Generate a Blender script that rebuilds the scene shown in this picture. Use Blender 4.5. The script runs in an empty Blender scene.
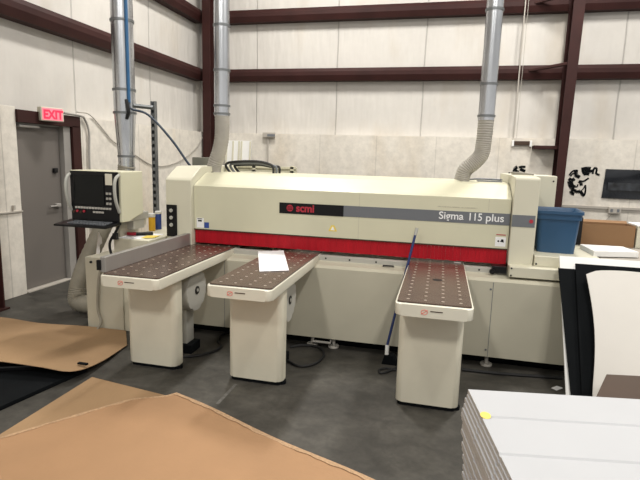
import bpy, bmesh, math, random
from mathutils import Vector, Matrix
random.seed(7)
PI = math.pi
scene = bpy.context.scene
COL = scene.collection

# ------------------------------------------------------------------ camera
H = 1.7
F = 500.1
RR = (0.9714013568720964, 0.23575746713746654, 0.028245717480292674)
RD = (0.06519135848638342, -0.15042333029758684, -0.986469922745181)
RF = (-0.22831883550366575, 0.9600995981621436, -0.1614907767122957)
EYE = Vector((0, 0, H))
cam_d = bpy.data.cameras.new('camera')
cam = bpy.data.objects.new('camera', cam_d)
COL.objects.link(cam)
m = Matrix.Identity(4)
for i in range(3):
    m[i][0] = RR[i]; m[i][1] = -RD[i]; m[i][2] = -RF[i]; m[i][3] = EYE[i]
cam.matrix_world = m
cam_d.sensor_width = 36.0
cam_d.lens = F / 640 * 36
cam_d.clip_start = 0.05
scene.camera = cam

def ray(x, y):
    a, b = (x - 320) / F, (y - 240) / F
    return Vector(RR) * a + Vector(RD) * b + Vector(RF)
def atY(x, y, Y):
    d = ray(x, y); return EYE + d * (Y / d.y)
def atX(x, y, X):
    d = ray(x, y); return EYE + d * (X / d.x)
def atZ(x, y, Z):
    d = ray(x, y); return EYE + d * ((Z - H) / d.z)

# ------------------------------------------------------------------ materials
def mat(name, col, rough=0.6, metal=0.0, var=0.08, scale=4.0, bump=0.0, bscale=60.0, stretch=(1, 1, 1), spec=0.5):
    mt = bpy.data.materials.new(name); mt.use_nodes = True
    nt = mt.node_tree; N = nt.nodes; L = nt.links
    b = N['Principled BSDF']
    b.inputs['Roughness'].default_value = rough
    b.inputs['Metallic'].default_value = metal
    b.inputs['Specular IOR Level'].default_value = spec
    tc = N.new('ShaderNodeTexCoord'); mp = N.new('ShaderNodeMapping')
    mp.inputs['Scale'].default_value = stretch
    L.new(tc.outputs['Object'], mp.inputs['Vector'])
    nz = N.new('ShaderNodeTexNoise'); nz.inputs['Scale'].default_value = scale; nz.inputs['Detail'].default_value = 6
    L.new(mp.outputs['Vector'], nz.inputs['Vector'])
    rp = N.new('ShaderNodeValToRGB')
    rp.color_ramp.elements[0].position = 0.3; rp.color_ramp.elements[1].position = 0.7
    rp.color_ramp.elements[0].color = [c * (1 - var) for c in col] + [1]
    rp.color_ramp.elements[1].color = [min(1, c * (1 + var)) for c in col] + [1]
    L.new(nz.outputs['Fac'], rp.inputs['Fac'])
    L.new(rp.outputs['Color'], b.inputs['Base Color'])
    if bump:
        n2 = N.new('ShaderNodeTexNoise'); n2.inputs['Scale'].default_value = bscale; n2.inputs['Detail'].default_value = 4
        L.new(mp.outputs['Vector'], n2.inputs['Vector'])
        bp = N.new('ShaderNodeBump'); bp.inputs['Strength'].default_value = bump; bp.inputs['Distance'].default_value = 0.02
        L.new(n2.outputs['Fac'], bp.inputs['Height']); L.new(bp.outputs['Normal'], b.inputs['Normal'])
    return mt

def emis(name, col, s):
    mt = mat(name, col, 0.5)
    b = mt.node_tree.nodes['Principled BSDF']
    b.inputs['Emission Color'].default_value = list(col) + [1]
    b.inputs['Emission Strength'].default_value = s
    return mt

M = {}
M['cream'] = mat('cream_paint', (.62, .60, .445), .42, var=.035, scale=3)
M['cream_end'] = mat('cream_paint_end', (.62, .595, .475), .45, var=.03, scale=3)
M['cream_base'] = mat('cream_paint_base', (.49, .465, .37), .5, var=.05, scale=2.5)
M['cream_rim'] = mat('cream_rim', (.68, .655, .55), .35, var=.03)
M['ped'] = mat('pedestal_paint', (.67, .635, .515), .45, var=.04, scale=5)
M['red'] = mat('red_curtain', (.40, .006, .015), .5, spec=.25, var=.12, scale=18, stretch=(1, 1, .1))
M['brown'] = mat('phenolic_brown', (.088, .056, .043), .27, var=.12, scale=14)
M['dot'] = mat('nozzle_pale', (.32, .27, .215), .5)
M['black'] = mat('black_plastic', (.004, .004, .005), .4, var=.2, spec=.3)
M['blackmatte'] = mat('black_matte', (.005, .006, .007), .85, var=.2, spec=.1)
M['rubber'] = mat('rubber_cable', (.01, .01, .011), .6)
M['greystripe'] = mat('grey_stripe', (.145, .155, .17), .45, var=.03)
M['white'] = mat('white_plastic', (.82, .82, .8), .45, var=.02)
M['whiteprint'] = mat('white_print', (.85, .85, .85), .5, var=.01)
M['redprint'] = mat('red_print', (.42, .02, .04), .5, var=.03)
M['redmark'] = mat('red_mark', (.7, .22, .18), .5, var=.03)
M['blueprint'] = mat('blue_print', (.03, .07, .3), .5)
M['yellowprint'] = mat('yellow_print', (.8, .62, .12), .5)
M['alu'] = mat('aluminium', (.37, .355, .335), .42, metal=.5, var=.05)
M['greypaint'] = mat('grey_paint', (.42, .41, .37), .5, var=.05)
M['galv'] = mat('galvanised', (.58, .60, .625), .27, metal=1, var=.18, scale=7, stretch=(1, 1, .25))
M['galvdark'] = mat('galvanised_band', (.2, .21, .215), .4, metal=.7)
M['hose'] = mat('hose_grey', (.33, .31, .275), .55, var=.1, scale=10)
M['hosedark'] = mat('hose_taupe', (.26, .24, .19), .6, var=.1, scale=10)
M['steelred'] = mat('red_oxide_steel', (.034, .0100, .0085), .6, var=.2, scale=3, spec=.25)
M['door'] = mat('door_grey', (.15, .135, .122), .5, var=.05, scale=1.5)
M['jamb'] = mat('jamb_grey', (.30, .285, .265), .5)
M['screen'] = mat('dark_screen', (.005, .006, .006), .2, var=.1, spec=.25)
M['keys'] = mat('key_grey', (.45, .43, .39), .5)
M['blue'] = mat('blue_tote', (.022, .075, .16), .4, var=.06)
M['bluecable'] = mat('blue_cable', (.02, .12, .28), .5)
M['navycable'] = mat('navy_cable', (.02, .035, .06), .5)
M['card'] = mat('cardboard', (.37, .213, .108), .8, var=.07, scale=2.2, bump=.12, bscale=25)
M['carddull'] = mat('cardboard_dull', (.31, .195, .10), .8, var=.08, scale=2.2, bump=.12, bscale=25)
M['cardedge'] = mat('cardboard_edge', (.42, .27, .155), .85, var=.2, scale=60)
M['boxbrown'] = mat('box_brown', (.25, .14, .065), .8, var=.05)
M['darkbrown'] = mat('dark_brown_board', (.045, .022, .010), .6, var=.08)
M['foam'] = mat('white_board', (.46, .468, .485), .7, var=.015, spec=.25)
M['foamedge'] = mat('white_board_core', (.46, .43, .40), .7, var=.08, scale=30)
M['creamsheet'] = mat('cream_sheet', (.64, .615, .57), .45, var=.02)
M['paper'] = mat('paper', (.80, .80, .82), .7, var=.02)
M['yellow'] = mat('yellow_plastic', (.75, .42, .02), .4)
M['exitred'] = emis('exit_red', (.85, .02, .06), .8)
M['exitpink'] = emis('exit_pink_face', (.8, .22, .27), .45)
M['handle'] = mat('grip_grey', (.42, .42, .38), .4)
M['rail'] = mat('rail_grey', (.42, .39, .345), .6, var=.06)
M['tag'] = mat('tag_white', (.8, .79, .76), .7)
M['wood'] = mat('grey_top', (.33, .30, .26), .6)

# wall skins ------------------------------------------------------
def wallmat(name, col, axis, period, offset, seamdark, var, vscale, bump, seamw=.012, stains=None, rough=.6):
    mt = bpy.data.materials.new(name); mt.use_nodes = True
    nt = mt.node_tree; N = nt.nodes; L = nt.links; b = N['Principled BSDF']
    b.inputs['Roughness'].default_value = rough
    g = N.new('ShaderNodeNewGeometry')
    sp = N.new('ShaderNodeSeparateXYZ'); L.new(g.outputs['Position'], sp.inputs[0])
    nz = N.new('ShaderNodeTexNoise'); nz.inputs['Scale'].default_value = vscale; nz.inputs['Detail'].default_value = 8
    nz.inputs['Roughness'].default_value = .65
    L.new(g.outputs['Position'], nz.inputs['Vector'])
    rp = N.new('ShaderNodeValToRGB')
    rp.color_ramp.elements[0].position = .32; rp.color_ramp.elements[1].position = .68
    rp.color_ramp.elements[0].color = [c * (1 - var) for c in col] + [1]
    rp.color_ramp.elements[1].color = [min(1, c * (1 + var * .5)) for c in col] + [1]
    L.new(nz.outputs['Fac'], rp.inputs['Fac'])
    # seam: distance to the nearest multiple of the panel width
    wob = N.new('ShaderNodeTexNoise'); wob.inputs['Scale'].default_value = .8
    L.new(g.outputs['Position'], wob.inputs['Vector'])
    def mth(op, a, bb):
        n = N.new('ShaderNodeMath'); n.operation = op
        for i, v in enumerate((a, bb)):
            if hasattr(v, 'links'): L.new(v, n.inputs[i])
            else: n.inputs[i].default_value = v
        return n.outputs[0]
    a = mth('ADD', sp.outputs[axis], -offset)
    wv = mth('MULTIPLY', mth('ADD', wob.outputs['Fac'], -.5), .06 if bump > .3 else .0)
    a = mth('ADD', a, wv)
    fr = mth('ABSOLUTE', mth('ADD', mth('FRACT', mth('DIVIDE', a, period), 0), -.5), 0)   # .5 at seam
    d = mth('MULTIPLY', mth('SUBTRACT', .5, fr), period)
    s = mth('SUBTRACT', 1.0, mth('MINIMUM', mth('DIVIDE', d, seamw), 1.0))
    mx = N.new('ShaderNodeMixRGB'); mx.blend_type = 'MULTIPLY'
    L.new(mth('MULTIPLY', s, .75), mx.inputs['Fac']); L.new(rp.outputs['Color'], mx.inputs['Color1'])
    mx.inputs['Color2'].default_value = (seamdark, seamdark, seamdark, 1)
    out = mx.outputs['Color']
    if stains:
        n3 = N.new('ShaderNodeTexNoise'); n3.inputs['Scale'].default_value = 1.3; n3.inputs['Detail'].default_value = 5
        mp3 = N.new('ShaderNodeMapping'); mp3.inputs['Scale'].default_value = (1, 1, .35)
        L.new(g.outputs['Position'], mp3.inputs['Vector']); L.new(mp3.outputs['Vector'], n3.inputs['Vector'])
        r3 = N.new('ShaderNodeValToRGB'); r3.color_ramp.elements[0].position = .55; r3.color_ramp.elements[1].position = .8
        L.new(n3.outputs['Fac'], r3.inputs['Fac'])
        m3 = N.new('ShaderNodeMixRGB'); m3.blend_type = 'MULTIPLY'
        m3.inputs['Color2'].default_value = stains
        L.new(mth('MULTIPLY', r3.outputs['Color'], .7), m3.inputs['Fac']); L.new(out, m3.inputs['Color1'])
        out = m3.outputs['Color']
    L.new(out, b.inputs['Base Color'])
    n2 = N.new('ShaderNodeTexNoise'); n2.inputs['Scale'].default_value = 2.2 if bump > .3 else 30
    mp = N.new('ShaderNodeMapping'); mp.inputs['Scale'].default_value = (2.2, 2.2, .5) if bump > .3 else (1, 1, 1)
    L.new(g.outputs['Position'], mp.inputs['Vector']); L.new(mp.outputs['Vector'], n2.inputs['Vector'])
    hsum = mth('SUBTRACT', n2.outputs['Fac'], mth('MULTIPLY', s, .5))
    bp = N.new('ShaderNodeBump'); bp.inputs['Strength'].default_value = bump; bp.inputs['Distance'].default_value = .06 if bump > .3 else .01
    L.new(hsum, bp.inputs['Height']); L.new(bp.outputs['Normal'], b.inputs['Normal'])
    return mt
INS = (.60, .575, .535)
PAN = (.70, .66, .59)
M['ins_back'] = wallmat('insulation_back', INS, 0, 1.645, -3.73, .55, .08, 1.2, .45, .018, (.80, .72, .6, 1))
M['ins_left'] = wallmat('insulation_left', INS, 1, 1.85, 6.08, .55, .08, 1.2, .45, .018, (.82, .74, .62, 1))
M['panel_back'] = wallmat('liner_back', PAN, 0, 1.1, -2.34, .7, .14, 9, .2, .012, (.8, .72, .6, 1))
M['panel_left'] = wallmat('liner_left', PAN, 1, 1.3, 5.93, .6, .14, 9, .2, .012, (.85, .70, .5, 1))
def floormat():
    mt = bpy.data.materials.new('concrete_floor'); mt.use_nodes = True
    nt = mt.node_tree; N = nt.nodes; L = nt.links; b = N['Principled BSDF']
    g = N.new('ShaderNodeNewGeometry'); cols = []
    for sc, lo, hi, st, p0, p1 in ((1.1, .62, 1.35, (1, 1, 1), .3, .7), (5.5, .72, 1.25, (1, 1.5, 1), .32, .7), (26, .85, 1.12, (1, 1, 1), .3, .7)):
        mp = N.new('ShaderNodeMapping'); mp.inputs['Scale'].default_value = st; L.new(g.outputs['Position'], mp.inputs['Vector'])
        nz = N.new('ShaderNodeTexNoise'); nz.inputs['Scale'].default_value = sc; nz.inputs['Detail'].default_value = 7; nz.inputs['Distortion'].default_value = .6
        L.new(mp.outputs['Vector'], nz.inputs['Vector'])
        r = N.new('ShaderNodeMapRange'); r.inputs[1].default_value = p0; r.inputs[2].default_value = p1; r.inputs[3].default_value = lo; r.inputs[4].default_value = hi
        L.new(nz.outputs['Fac'], r.inputs[0]); cols.append(r.outputs[0])
    m1 = N.new('ShaderNodeMath'); m1.operation = 'MULTIPLY'; L.new(cols[0], m1.inputs[0]); L.new(cols[1], m1.inputs[1])
    m2 = N.new('ShaderNodeMath'); m2.operation = 'MULTIPLY'; L.new(m1.outputs[0], m2.inputs[0]); L.new(cols[2], m2.inputs[1])
    sc_ = N.new('ShaderNodeVectorMath'); sc_.operation = 'SCALE'; sc_.inputs[0].default_value = (.058, .054, .046); L.new(m2.outputs[0], sc_.inputs['Scale'])
    L.new(sc_.outputs[0], b.inputs['Base Color'])
    r2 = N.new('ShaderNodeMapRange'); r2.inputs[3].default_value = .38; r2.inputs[4].default_value = .6; L.new(m1.outputs[0], r2.inputs[0]); L.new(r2.outputs[0], b.inputs['Roughness'])
    b.inputs['Specular IOR Level'].default_value = .35
    return mt
M['floor'] = floormat()

# ------------------------------------------------------------------ mesh helpers
WL = {}
def BM(): return bmesh.new()
def wpos(o): return WL.get(o.name, Vector((0, 0, 0)))
def obj(name, bm, material, parent=None, smooth=False, mats=None):
    """link bm (world coordinates) as one mesh object with its origin at the middle of its base"""
    bmesh.ops.recalc_face_normals(bm, faces=bm.faces)
    xs = [v.co for v in bm.verts]
    lo = Vector([min(c[i] for c in xs) for i in range(3)]); hi = Vector([max(c[i] for c in xs) for i in range(3)])
    c = Vector(((lo.x + hi.x) / 2, (lo.y + hi.y) / 2, lo.z))
    bmesh.ops.translate(bm, verts=bm.verts, vec=-c)
    me = bpy.data.meshes.new(name); bm.to_mesh(me); bm.free()
    me.materials.append(material)
    for x in (mats or []): me.materials.append(x)
    if smooth:
        for p in me.polygons: p.use_smooth = True
        me.set_sharp_from_angle(angle=math.radians(40))
    o = bpy.data.objects.new(name, me); COL.objects.link(o)
    WL[o.name] = c
    if parent:
        o.parent = parent; o.location = c - wpos(parent)
    else: o.location = c
    return o
def thing(name, label, cat, loc, group=None):
    o = bpy.data.objects.new(name, None); COL.objects.link(o)
    o.empty_display_size = .1
    o.location = loc; WL[o.name] = Vector(loc)
    o['label'] = label; o['category'] = cat
    if group: o['group'] = group
    return o
def tag(o, label, cat, group=None):
    o['label'] = label; o['category'] = cat
    if group: o['group'] = group
    return o
def struct(o):
    o['kind'] = 'structure'; return o

def box(bm, x0, x1, y0, y1, z0, z1, bev=0.0, seg=2, mi=0):
    r = bmesh.ops.create_cube(bm, size=1)
    vs = r['verts']
    for v in vs:
        v.co = Vector(((x0 + x1) / 2 + v.co.x * (x1 - x0), (y0 + y1) / 2 + v.co.y * (y1 - y0), (z0 + z1) / 2 + v.co.z * (z1 - z0)))
    fs = set(f for v in vs for f in v.link_faces)
    for f in fs: f.material_index = mi
    if bev:
        es = set(e for v in vs for e in v.link_edges)
        bmesh.ops.bevel(bm, geom=list(es), offset=bev, segments=seg, affect='EDGES', profile=.5)
    return bm
def prism(bm, prof, axis, a0, a1, bev=0.0, mi=0):
    """extrude a polygon: axis 'x' prof=(y,z); 'y' prof=(x,z); 'z' prof=(x,y)"""
    def P(p, a):
        if axis == 'x': return Vector((a, p[0], p[1]))
        if axis == 'y': return Vector((p[0], a, p[1]))
        return Vector((p[0], p[1], a))
    A = [bm.verts.new(P(p, a0)) for p in prof]; B = [bm.verts.new(P(p, a1)) for p in prof]
    n = len(prof); fs = [bm.faces.new(A), bm.faces.new(list(reversed(B)))]
    for i in range(n): fs.append(bm.faces.new((A[i], A[(i + 1) % n], B[(i + 1) % n], B[i])))
    for f in fs: f.material_index = mi
    if bev:
        es = set(e for f in fs for e in f.edges)
        bmesh.ops.bevel(bm, geom=list(es), offset=bev, segments=2, affect='EDGES', profile=.5)
    return bm
def rrect(x0, x1, y0, y1, r, n=5, corners=(1, 1, 1, 1)):
    """rounded rectangle outline, corners order: (x0,y0),(x1,y0),(x1,y1),(x0,y1)"""
    out = []
    for k, (cx, cy, a) in enumerate(((x0 + r, y0 + r, PI), (x1 - r, y0 + r, 1.5 * PI), (x1 - r, y1 - r, 0), (x0 + r, y1 - r, .5 * PI))):
        if corners[k]:
            for i in range(n + 1):
                t = a + i / n * PI / 2; out.append((cx + r * math.cos(t), cy + r * math.sin(t)))
        else:
            out.append(((x0, x1, x1, x0)[k], (y0, y0, y1, y1)[k]))
    return out
def smoothpath(pts, n=8):
    pts = [Vector(p) for p in pts]
    if len(pts) < 3: return pts
    P = [pts[0] * 2 - pts[1]] + pts + [pts[-1] * 2 - pts[-2]]
    out = []
    for i in range(1, len(P) - 2):
        a, b, c, d = P[i - 1:i + 3]
        for k in range(n):
            t = k / n
            out.append(.5 * ((2 * b) + (c - a) * t + (2 * a - 5 * b + 4 * c - d) * t * t + (3 * b - a - 3 * c + d) * t ** 3))
    out.append(pts[-1]); return out
def tube(bm, pts, r, n=10, smooth=0, mi=0, cap=True):
    pts = smoothpath(pts, smooth) if smooth else [Vector(p) for p in pts]
    rings = []; up = None
    for i, p in enumerate(pts):
        t = (pts[min(i + 1, len(pts) - 1)] - pts[max(i - 1, 0)]).normalized()
        if up is None:
            up = Vector((0, 0, 1)) if abs(t.z) < .9 else Vector((1, 0, 0))
        u = (up - t * up.dot(t)).normalized(); up = u; v = t.cross(u)
        rr = r(i, len(pts)) if callable(r) else r
        rings.append([bm.verts.new(p + (u * math.cos(2 * PI * k / n) + v * math.sin(2 * PI * k / n)) * rr) for k in range(n)])
    for a, b in zip(rings, rings[1:]):
        for k in range(n):
            f = bm.faces.new((a[k], a[(k + 1) % n], b[(k + 1) % n], b[k])); f.material_index = mi
    if cap:
        bm.faces.new(list(reversed(rings[0]))).material_index = mi; bm.faces.new(rings[-1]).material_index = mi
    return bm
def disc(bm, c, axis, r, h, n=28, bev=0, mi=0, ry=None):
    """cylinder along axis from c to c+axis*h"""
    ax = Vector(axis).normalized(); q = Vector((0, 0, 1)).rotation_difference(ax)
    A = []; B = []
    for k in range(n):
        a = 2 * PI * k / n
        o = q @ Vector((r * math.cos(a), (ry or r) * math.sin(a), 0))
        A.append(bm.verts.new(Vector(c) + o)); B.append(bm.verts.new(Vector(c) + o + ax * h))
    fs = [bm.faces.new(list(reversed(A))), bm.faces.new(B)]
    for k in range(n): fs.append(bm.faces.new((A[k], A[(k + 1) % n], B[(k + 1) % n], B[k])))
    for f in fs: f.material_index = mi
    if bev:
        es = list(fs[0].edges) + list(fs[1].edges)
        bmesh.ops.bevel(bm, geom=es, offset=bev, segments=2, affect='EDGES', profile=.5)
    return bm
def sheet(bm, fn, nu, nv, th, mi=0, mie=1):
    top = [[Vector(fn(i / nu, j / nv)) for j in range(nv + 1)] for i in range(nu + 1)]
    def nrm(i, j):
        a = top[min(i + 1, nu)][j] - top[max(i - 1, 0)][j]; b = top[i][min(j + 1, nv)] - top[i][max(j - 1, 0)]
        return a.cross(b).normalized()
    T = [[bm.verts.new(top[i][j]) for j in range(nv + 1)] for i in range(nu + 1)]
    Bt = [[bm.verts.new(top[i][j] - nrm(i, j) * th) for j in range(nv + 1)] for i in range(nu + 1)]
    for i in range(nu):
        for j in range(nv):
            bm.faces.new((T[i][j], T[i + 1][j], T[i + 1][j + 1], T[i][j + 1])).material_index = mi
            bm.faces.new((Bt[i][j], Bt[i][j + 1], Bt[i + 1][j + 1], Bt[i + 1][j])).material_index = mi
    for i in range(nu):
        for j in (0, nv):
            bm.faces.new((T[i][j], T[i + 1][j], Bt[i + 1][j], Bt[i][j])).material_index = mie
    for j in range(nv):
        for i in (0, nu):
            bm.faces.new((T[i][j], T[i][j + 1], Bt[i][j + 1], Bt[i][j])).material_index = mie
    return bm
def text_bm(s, size, loc, depth=.001, bold=0.0, width=1.0):
    """lettering facing -Y, left baseline at loc"""
    cu = bpy.data.curves.new('t', 'FONT'); cu.body = s; cu.size = size; cu.extrude = depth; cu.offset = bold
    o = bpy.data.objects.new('t', cu); COL.objects.link(o)
    dg = bpy.context.evaluated_depsgraph_get()
    me = bpy.data.meshes.new_from_object(o.evaluated_get(dg))
    bm = bmesh.new(); bm.from_mesh(me)
    bpy.data.objects.remove(o); bpy.data.curves.remove(cu); bpy.data.meshes.remove(me)
    for v in bm.verts:
        v.co = Vector((v.co.x * width, -v.co.z, v.co.y)) + Vector(loc)
    return bm

# ================================================================== SETTING
XL, XLI = -4.74, -4.95          # liner face / insulation face of left wall
YB, YBI = 9.6, 9.8              # liner face / insulation face of back wall
PZ = 2.15                       # top of the liner panels
b = BM(); box(b, -5.2, 7, -4, 10.1, -.1, 0); struct(obj('floor', b, M['floor']))
b = BM(); box(b, -5.2, 7, -4, 10.1, 7.2, 7.3); struct(obj('ceiling', b, M['ins_back']))
b = BM(); box(b, -5.2, 7, YBI, YBI + .1, 0, 7.2); struct(obj('wall_back', b, M['ins_back']))
b = BM(); box(b, XLI - .1, XLI, -4, YBI, 0, 7.2); struct(obj('wall_left', b, M['ins_left']))
b = BM(); box(b, XLI, 7, YB, YBI - .002, 0, PZ); struct(obj('wall_back_liner', b, M['panel_back']))
# left liner in two lengths, with the doorway between
DY0, DY1, DTOP = 4.84, 5.86, 2.12
b = BM(); box(b, XLI + .002, XL, 2.0, DY0, 0, PZ + .03, .004); struct(obj('wall_left_liner', b, M['panel_left']))
b = BM(); box(b, XLI + .002, XL, DY1, YB - .002, 0, PZ); struct(obj('wall_left_liner', b, M['panel_left']))
# seam rail on the near length
b = BM(); box(b, XL, XL + .02, 2.0, DY0, .985, 1.0); box(b, XL + .001, XL + .03, 4.70, 4.725, 1.02, 1.07); struct(obj('trim_1', b, M['rail']))
# rail along the back liner
b = BM(); box(b, -4.5, 7, YB - .03, YB - .001, .97, 1.01); box(b, -4.5, 7, YB - .015, YB - .001, .93, .97); struct(obj('trim_2', b, M['rail']))
# girts
def cgirt(bm, axis, a0, a1, wallpos, z, sgn):
    # cold-formed section 0.2 deep with sloping lips
    h = .115
    prof = [(0, h), (.165, h), (.2, h * .45), (.2, -h * .15), (.16, -h), (0, -h)]
    prism(bm, [(wallpos + sgn * d, z + q) for d, q in prof], axis, a0, a1)
for z in (3.275, 4.375, 5.5):
    b = BM(); cgirt(b, 'x', -4.7, 7, YBI - .001, z, -1); struct(obj('trim_3', b, M['steelred']))
    b = BM(); cgirt(b, 'y', -4, 9.58, XLI + .001, z, 1); struct(obj('trim_4', b, M['steelred']))
# columns: two flanges and a web each
def column(x0, x1, yf, yb, ztop, taper=0):
    b = BM()
    xm = (x0 + x1) / 2
    prism(b, [(x0, 0), (x1 - taper, 0), (x1, ztop), (x0, ztop)], 'y', yf, yf + .02)
    box(b, x0, x1, yb - .02, yb, 0, ztop)
    box(b, xm - .006, xm + .006, yf + .02, yb - .02, 0, ztop)
    return b
struct(obj('trim_5', column(-4.69, -4.53, 9.36, 9.59, 7.1), M['steelred']))
struct(obj('trim_6', column(1.88, 2.09, 9.25, 9.59, 7.1, .09), M['steelred']))
b = BM(); box(b, -4.66, -4.47, 4.0, 4.02, 0, 7.1); box(b, -4.66, -4.47, 4.24, 4.26, 0, 7.1); box(b, -4.575, -4.56, 4.02, 4.24, 0, 7.1)
box(b, -4.68, -4.44, 3.97, 4.29, 0, .02)
struct(obj('trim_7', b, M['steelred']))
# girt stub and its bracket, flange braces at the right column
b = BM(); q0 = atY(533, 147, 9.5); box(b, q0.x, 1.9, 9.40, 9.598, q0.z - .035, q0.z + .025, .005); struct(obj('trim_8', b, M['steelred']))
for z in (3.30, 4.40):
    b = BM(); tube(b, [(1.35, 9.61, z), (1.9, 9.3, z + .05)], .03, 6); struct(obj('trim_9', b, M['steelred']))

# door in the left wall -------------------------------------------------
b = BM(); box(b, XL - .12, XL - .07, DY0 + .02, DY1 - .29, .02, DTOP - .14, .004)
dr = struct(obj('door_1', b, M['door']))
b = BM(); box(b, XL - .07, XL - .03, DY1 - .43, DY1 - .35, .98, 1.03, .01); tube(b, [(XL - .035, DY1 - .41, 1.0), (XL - .035, DY1 - .54, 1.0)], .012, 8)
obj('door_handle', b, M['jamb'], dr)
b = BM(); box(b, XL - .072, XL - .04, DY1 - .43, DY1 - .36, 1.42, 1.48, .008); obj('deadbolt', b, M['black'], dr)
b = BM(); box(b, XL - .07, XL - .0, DY0 + .05, DY0 + .35, 1.955, 1.985, .008); obj('door_closer', b, M['jamb'], dr)
b = BM()   # pale jamb frame
box(b, XL - .13, XL - .005, DY1 - .28, DY1 - .16, 0, DTOP - .1); box(b, XL - .13, XL - .06, DY0, DY1 - .16, DTOP - .13, DTOP - .1)
struct(obj('trim_10', b, M['jamb']))
b = BM(); box(b, XL - .13, XL + .03, DY0, DY1, DTOP - .11, DTOP + .03); box(b, XL - .13, XL + .03, DY1 - .15, DY1, 0, DTOP - .1)
struct(obj('trim_11', b, M['steelred']))
b = BM(); box(b, XL - .13, XL + .02, DY0, DY1 - .15, 0, .018, .004); struct(obj('trim_12', b, M['rail']))
b = BM(); box(b, XLI + .002, XL - .13, DY0, DY1, 0, DTOP); struct(obj('trim_13', b, M['jamb']))

# exit sign ------------------------------------------------------------
es = thing('exit_sign', 'lit red EXIT sign mounted above the grey door', 'exit sign', (XL + .06, 5.4, 2.09))
b = BM(); box(b, -.135, .135, -.05, .05, 0, .165, .01)
rot = Matrix.Rotation(math.radians(66), 4, 'Z'); EXP = atX(51, 121.5, XL + .09)
bmesh.ops.transform(b, matrix=Matrix.Translation(EXP) @ rot, verts=b.verts)
obj('housing', b, M['cream_end'], es)
b = BM(); box(b, -.12, .12, -.053, -.0505, .012, .153)
bmesh.ops.transform(b, matrix=Matrix.Translation(EXP) @ rot, verts=b.verts)
obj('face_panel', b, M['exitpink'], es)
b = text_bm('EXIT', .14, (-.108, -.054, .032), .001, .006, .8)
bmesh.ops.transform(b, matrix=Matrix.Translation(EXP) @ rot, verts=b.verts)
obj('lettering', b, M['exitred'], es)

# wires on the left wall
b = BM(); tube(b, [(XL + .05, 5.55, 2.17), (XL + .045, 5.86, 2.16), (XL + .03, 5.95, 2.12), (XL + .03, 6.02, 1.95), (XL + .03, 6.0, 1.5), (XL + .03, 6.0, .02)], .014, 8, 6)
tag(obj('conduit', b, M['jamb'], smooth=True), 'grey conduit running from the exit sign down beside the door frame', 'conduit')
b = BM(); tube(b, [atX(77, 112, XL + .015), atX(90, 115, XL + .015), atX(105, 132, XL + .015), atX(114, 142, XL + .015), atX(135, 155, XL + .015), atX(156, 166, XL + .015), atX(178, 162, XL + .015), atX(196, 148, XL + .015), atX(205, 132, XL + .015)], .008, 6, 6)
tag(obj('wire', b, M['rail'], smooth=True), 'thin wire sagging across the left wall panels behind the steel duct', 'wire')

# ================================================================== PANEL SAW
FY = 4.42                                    # front face of the beam
saw = thing('panel_saw', 'long cream industrial panel saw with red curtain and three brown air tables', 'panel saw', (-.9, 4.9, 0))
# base
b = BM(); prism(b, [(4.2, .1), (5.4, .1), (5.4, .80), (4.42, .80), (4.36, .775), (4.235, .765), (4.2, .745)], 'x', -2.62, 1.3)
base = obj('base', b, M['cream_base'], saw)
for x in (.467, -1.9):
    b = BM(); box(b, x - .002, x + .002, 4.1985, 4.201, .1, .74); obj('panel_seam', b, M['greystripe'], base)
for (x, z) in ((.47, .68), (.47, .16), (.31, .56)):
    b = BM(); disc(b, (x - .02, 4.201, z), (0, -1, 0), .009, .004, 10); obj('panel_screw', b, M['greystripe'], base)
b = BM(); tube(b, [(-.45, 4.34, .775), (-.45, 4.31, .785), (-.36, 4.31, .787), (-.36, 4.34, .777)], .007, 6); obj('lid_handle', b, M['black'], base)
b = BM(); box(b, -2.5, 1.3, 4.34, 5.3, .0, .1); obj('base_gap_shade', b, M['blackmatte'], base)  # black block in the gap under the base, standing in for its shade
for x in (-1.06, -.86, .47):
    b = BM(); disc(b, (x, 4.27, 0), (0, 0, 1), .05, .02, 16, .004); disc(b, (x, 4.27, .02), (0, 0, 1), .015, .08, 10); obj('levelling_foot', b, M['keys'], base)
b = BM(); tube(b, [(-1.04, 4.24, .1), (-1.04, 4.22, .055), (-.88, 4.22, .055), (-.88, 4.24, .1)], .012, 8); obj('lifting_bracket', b, M['keys'], base)
# rear rail under the curtain
b = BM(); box(b, -2.3, .6, 4.37, 4.43, .77, .822, .004)
for x in (-.98, -.76, -.52, .36): disc(b, (x, 4.3705, .80), (0, -1, 0), .008, .003, 10, mi=1)
obj('table_rail', b, M['greypaint'], saw, mats=[M['black']])
# beam housing
b = BM(); prism(b, [(FY, .985), (FY, 1.405), (FY + .03, 1.425), (FY + .24, 1.515), (FY + .3, 1.525), (5.45, 1.525), (5.45, .985)], 'x', -2.315, .578)
beam = obj('beam_housing', b, M['cream'], saw)
for x, z in ((-.7, .99), (.4, 1.3)):
    b = BM(); box(b, x, x + .003, FY - .0015, FY + .001, z, 1.40); obj('beam_seam', b, M['cream_base'], beam)
# red curtain
b = BM()
n = 92; x0, x1 = -2.31, .577
for i in range(n):
    xa = x0 + (x1 - x0) * i / n; xb = x0 + (x1 - x0) * (i + 1) / n
    dy = .0015 * (i % 2) + random.uniform(0, .0015)
    box(b, xa + .0003, xb - .0003, FY + .008 + dy, FY + .02 + dy, .852 + random.uniform(-.002, .002), .987)
obj('curtain', b, M['red'], saw)
b = BM(); box(b, -2.32, .578, FY - .002, FY + .03, .978, .988); obj('curtain_rail', b, M['darkbrown'], saw)
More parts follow.
